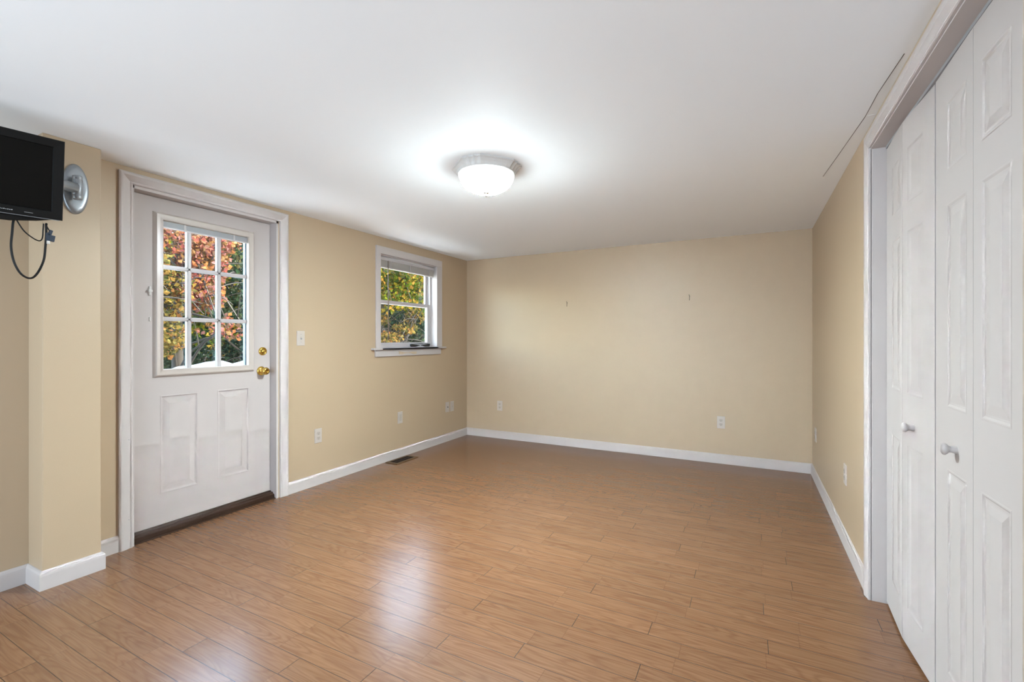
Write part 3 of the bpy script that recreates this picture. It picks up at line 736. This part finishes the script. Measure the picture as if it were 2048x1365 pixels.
def foliage(name, mat, parent, blobs, count, size, seed, branches=None):
    rnd = random.Random(seed); V = []; F = []
    vol = [b[3]*b[4]*b[5] for b in blobs]; tot = sum(vol)
    for b, vl in zip(blobs, vol):
        cx, cy, cz, rx_, ry_, rz_ = b
        for _ in range(int(count*vl/tot)):
            while True:
                p = Vector((rnd.uniform(-1,1), rnd.uniform(-1,1), rnd.uniform(-1,1)))
                if p.length < 1: break
            p = Vector((cx+p.x*rx_, cy+p.y*ry_, cz+p.z*rz_))
            if noise.noise(p*1.9+Vector((seed,0,0))) < -.12: continue
            s_ = size*rnd.uniform(.6, 1.3)
            a = Vector((rnd.gauss(0,1), rnd.gauss(0,1), rnd.gauss(0,1))).normalized(); b2 = a.cross(Vector((rnd.gauss(0,1), rnd.gauss(0,1), rnd.gauss(0,1)))).normalized()
            nn_ = a.cross(b2)*.18*s_; k = len(V)
            V += [p-a*s_*.5, p-a*s_*.1+b2*s_*.42+nn_, p+a*s_*.55, p-a*s_*.1-b2*s_*.42+nn_, p+a*s_*.2+b2*s_*.22]
            F += [(k,k+1,k+4,k+2),(k,k+2,k+3)]
    me = bpy.data.meshes.new(name); me.from_pydata([tuple(v_) for v_ in V], [], F); me.materials.append(mat)
    o = bpy.data.objects.new(name, me); C.objects.link(o); kid(o, parent); return o
def tree(name, label, cat, base, height, mat, blobs, count, size, seed, lean=(0,0), trunk_r=.09, group=None):
    root = tag(empty(name, base), label, cat, group); rnd = random.Random(seed+100)
    b = Vector(base); mb = MB(); top = b+Vector((lean[0], lean[1], height))
    mid = (b+top)/2+Vector((rnd.uniform(-.1,.1), rnd.uniform(-.1,.1), 0))
    mb.tube([b, mid, top], lambda t: trunk_r*(1-.75*t), 10, 6)
    kid(mb.build('trunk', M_bark), root)
    br = MB()
    for i in range(26):
        t = rnd.uniform(.15, .95); p = b.lerp(top, t); bl_ = rnd.choice(blobs)
        q = Vector((bl_[0]+rnd.uniform(-.9,.9)*bl_[3], bl_[1]+rnd.uniform(-.9,.9)*bl_[4], bl_[2]+rnd.uniform(-.8,.8)*bl_[5]))
        m_ = p.lerp(q, .5)+Vector((rnd.uniform(-.15,.15), rnd.uniform(-.15,.15), rnd.uniform(-.05,.25)))
        br.tube([p, m_, q], lambda t: .024*(1-.8*t), 6, 4, False)
        for _ in range(2):
            a = m_.lerp(q, rnd.uniform(.1,.8)); c_ = a+Vector((rnd.uniform(-.5,.5), rnd.uniform(-.5,.5), rnd.uniform(-.15,.4)))
            br.tube([a, (a+c_)/2+Vector((0,0,.04)), c_], lambda t: .009*(1-.7*t), 5, 3, False)
    kid(br.build('branches', M_bark), root)
    foliage('foliage', mat, root, blobs, count, size, seed)
    return root
def pol(ang, d, z=0):     # direction measured from the long axis of the room, distance from the middle of the room end
    a = math.radians(ang); return (-d*math.sin(a), d*math.cos(a), z)
G0 = -.25
def bb(ang, d, z, r1, rz): x_, y_, _ = pol(ang, d); return (x_, y_, z, r1, r1, rz)
tree('maple_tree', 'maple with orange and pink leaves behind the upper left door panes', 'tree', pol(63.5,8.1,G0), 4.6, M_lo,
     [bb(65.3,7.3,2.55,.62,.50), bb(62.4,7.5,2.30,.45,.62), bb(61.6,7.2,1.75,.30,.28), bb(60.3,7.1,1.42,.30,.17), bb(58.6,7.0,1.32,.24,.13), bb(60.4,7.5,2.6,.35,.25)], 6200, .062, 11)
tree('maple_tree', 'yellow and gold maple behind the lower left door panes', 'tree', pol(67.5,7.6,G0), 3.0, M_ly,
     [bb(65.1,6.8,1.85,.40,.38), bb(66,6.7,1.22,.42,.28), bb(64.2,7.0,1.55,.20,.15)], 2400, .062, 12)
tree('broadleaf_tree', 'green tree behind the right hand door panes', 'tree', pol(57.4,8.9,G0), 4.6, M_lg,
     [bb(57.4,8.3,2.9,.55,.85), bb(58,8.5,2.0,.62,.6), bb(60,8.8,1.7,.5,.4), bb(54.5,8.4,2.4,.6,1.1), bb(61.2,8.7,2.6,.5,.5)], 7600, .07, 13, trunk_r=.075)
tree('shrub', 'dark green bushes low down behind the door panes', 'shrub', pol(61.5,9.2,G0), 1.2, M_ld,
     [bb(58,8.9,.85,.85,.62), bb(62,9.0,.75,.85,.66), bb(66,9.2,.8,.85,.66)], 9500, .06, 14)
tree('broadleaf_tree', 'yellow-green tree behind the upper sash of the window', 'tree', pol(44.5,9.6,G0), 5.0, M_lyg,
     [bb(43.5,9.0,2.5,.85,.62), bb(40.2,9.1,2.75,.75,.62), bb(38.2,9.2,2.0,.5,.40), bb(42,8.8,1.85,.45,.22)], 7200, .07, 15)
tree('shrub', 'dark green bush behind the lower sash of the window', 'shrub', pol(41.5,10.2,G0), 1.6, M_ld,
     [bb(43.8,10.0,1.1,.80,.85), bb(40.5,10.0,1.1,.80,.85), bb(37,10.1,1.3,.80,1.0)], 8500, .07, 16)
tree('maple_tree', 'small maple with a few tawny leaves behind the lower window sash', 'tree', pol(42.6,9.4,G0), 1.5, M_ly,
     [bb(42.6,8.9,1.22,.32,.12), bb(40.6,9.0,1.40,.28,.12), bb(43.9,8.9,1.55,.25,.12), bb(39.4,9.0,1.62,.22,.16)], 900, .062, 17, trunk_r=.03)
# wooded bank rising behind the trees
mb = MB(); vv = []; ff = []; na, nd = 40, 10
for i in range(na+1):
    for j_ in range(nd+1):
        ang = 20+70*i/na; d = 13.6+6*j_/nd; x_, y_, _ = pol(ang, d)
        vv.append((x_, y_, -.35+4.3*min(1, j_/3)+.35*noise.noise(Vector((x_*.5, y_*.5, 3)))*(j_ > 0)))
for i in range(na):
    for j_ in range(nd): a = i*(nd+1)+j_; ff.append((a, a+1, a+nd+2, a+nd+1))
mb.add(vv, ff, True); struct(mb.build('hillside', M_ground))
# the wood behind: a row of tall trees that close the view
for i, ang in enumerate((30, 35, 40, 45, 50, 55, 60, 65, 70, 75, 80)):
    d = 12.2+(i % 3)*.6
    tree('forest_tree', 'tall green tree in the wood behind the garden trees', 'tree', pol(ang, d, G0), 4.6, M_lg if i % 3 else M_lyg,
         [bb(ang,d,1.2,1.3,1.6), bb(ang,d,2.9,1.35,1.5), bb(ang+1.5,d+.6,3.9,1.3,1.1)], 5200, .13, 30+i, group='trees of the wood behind')
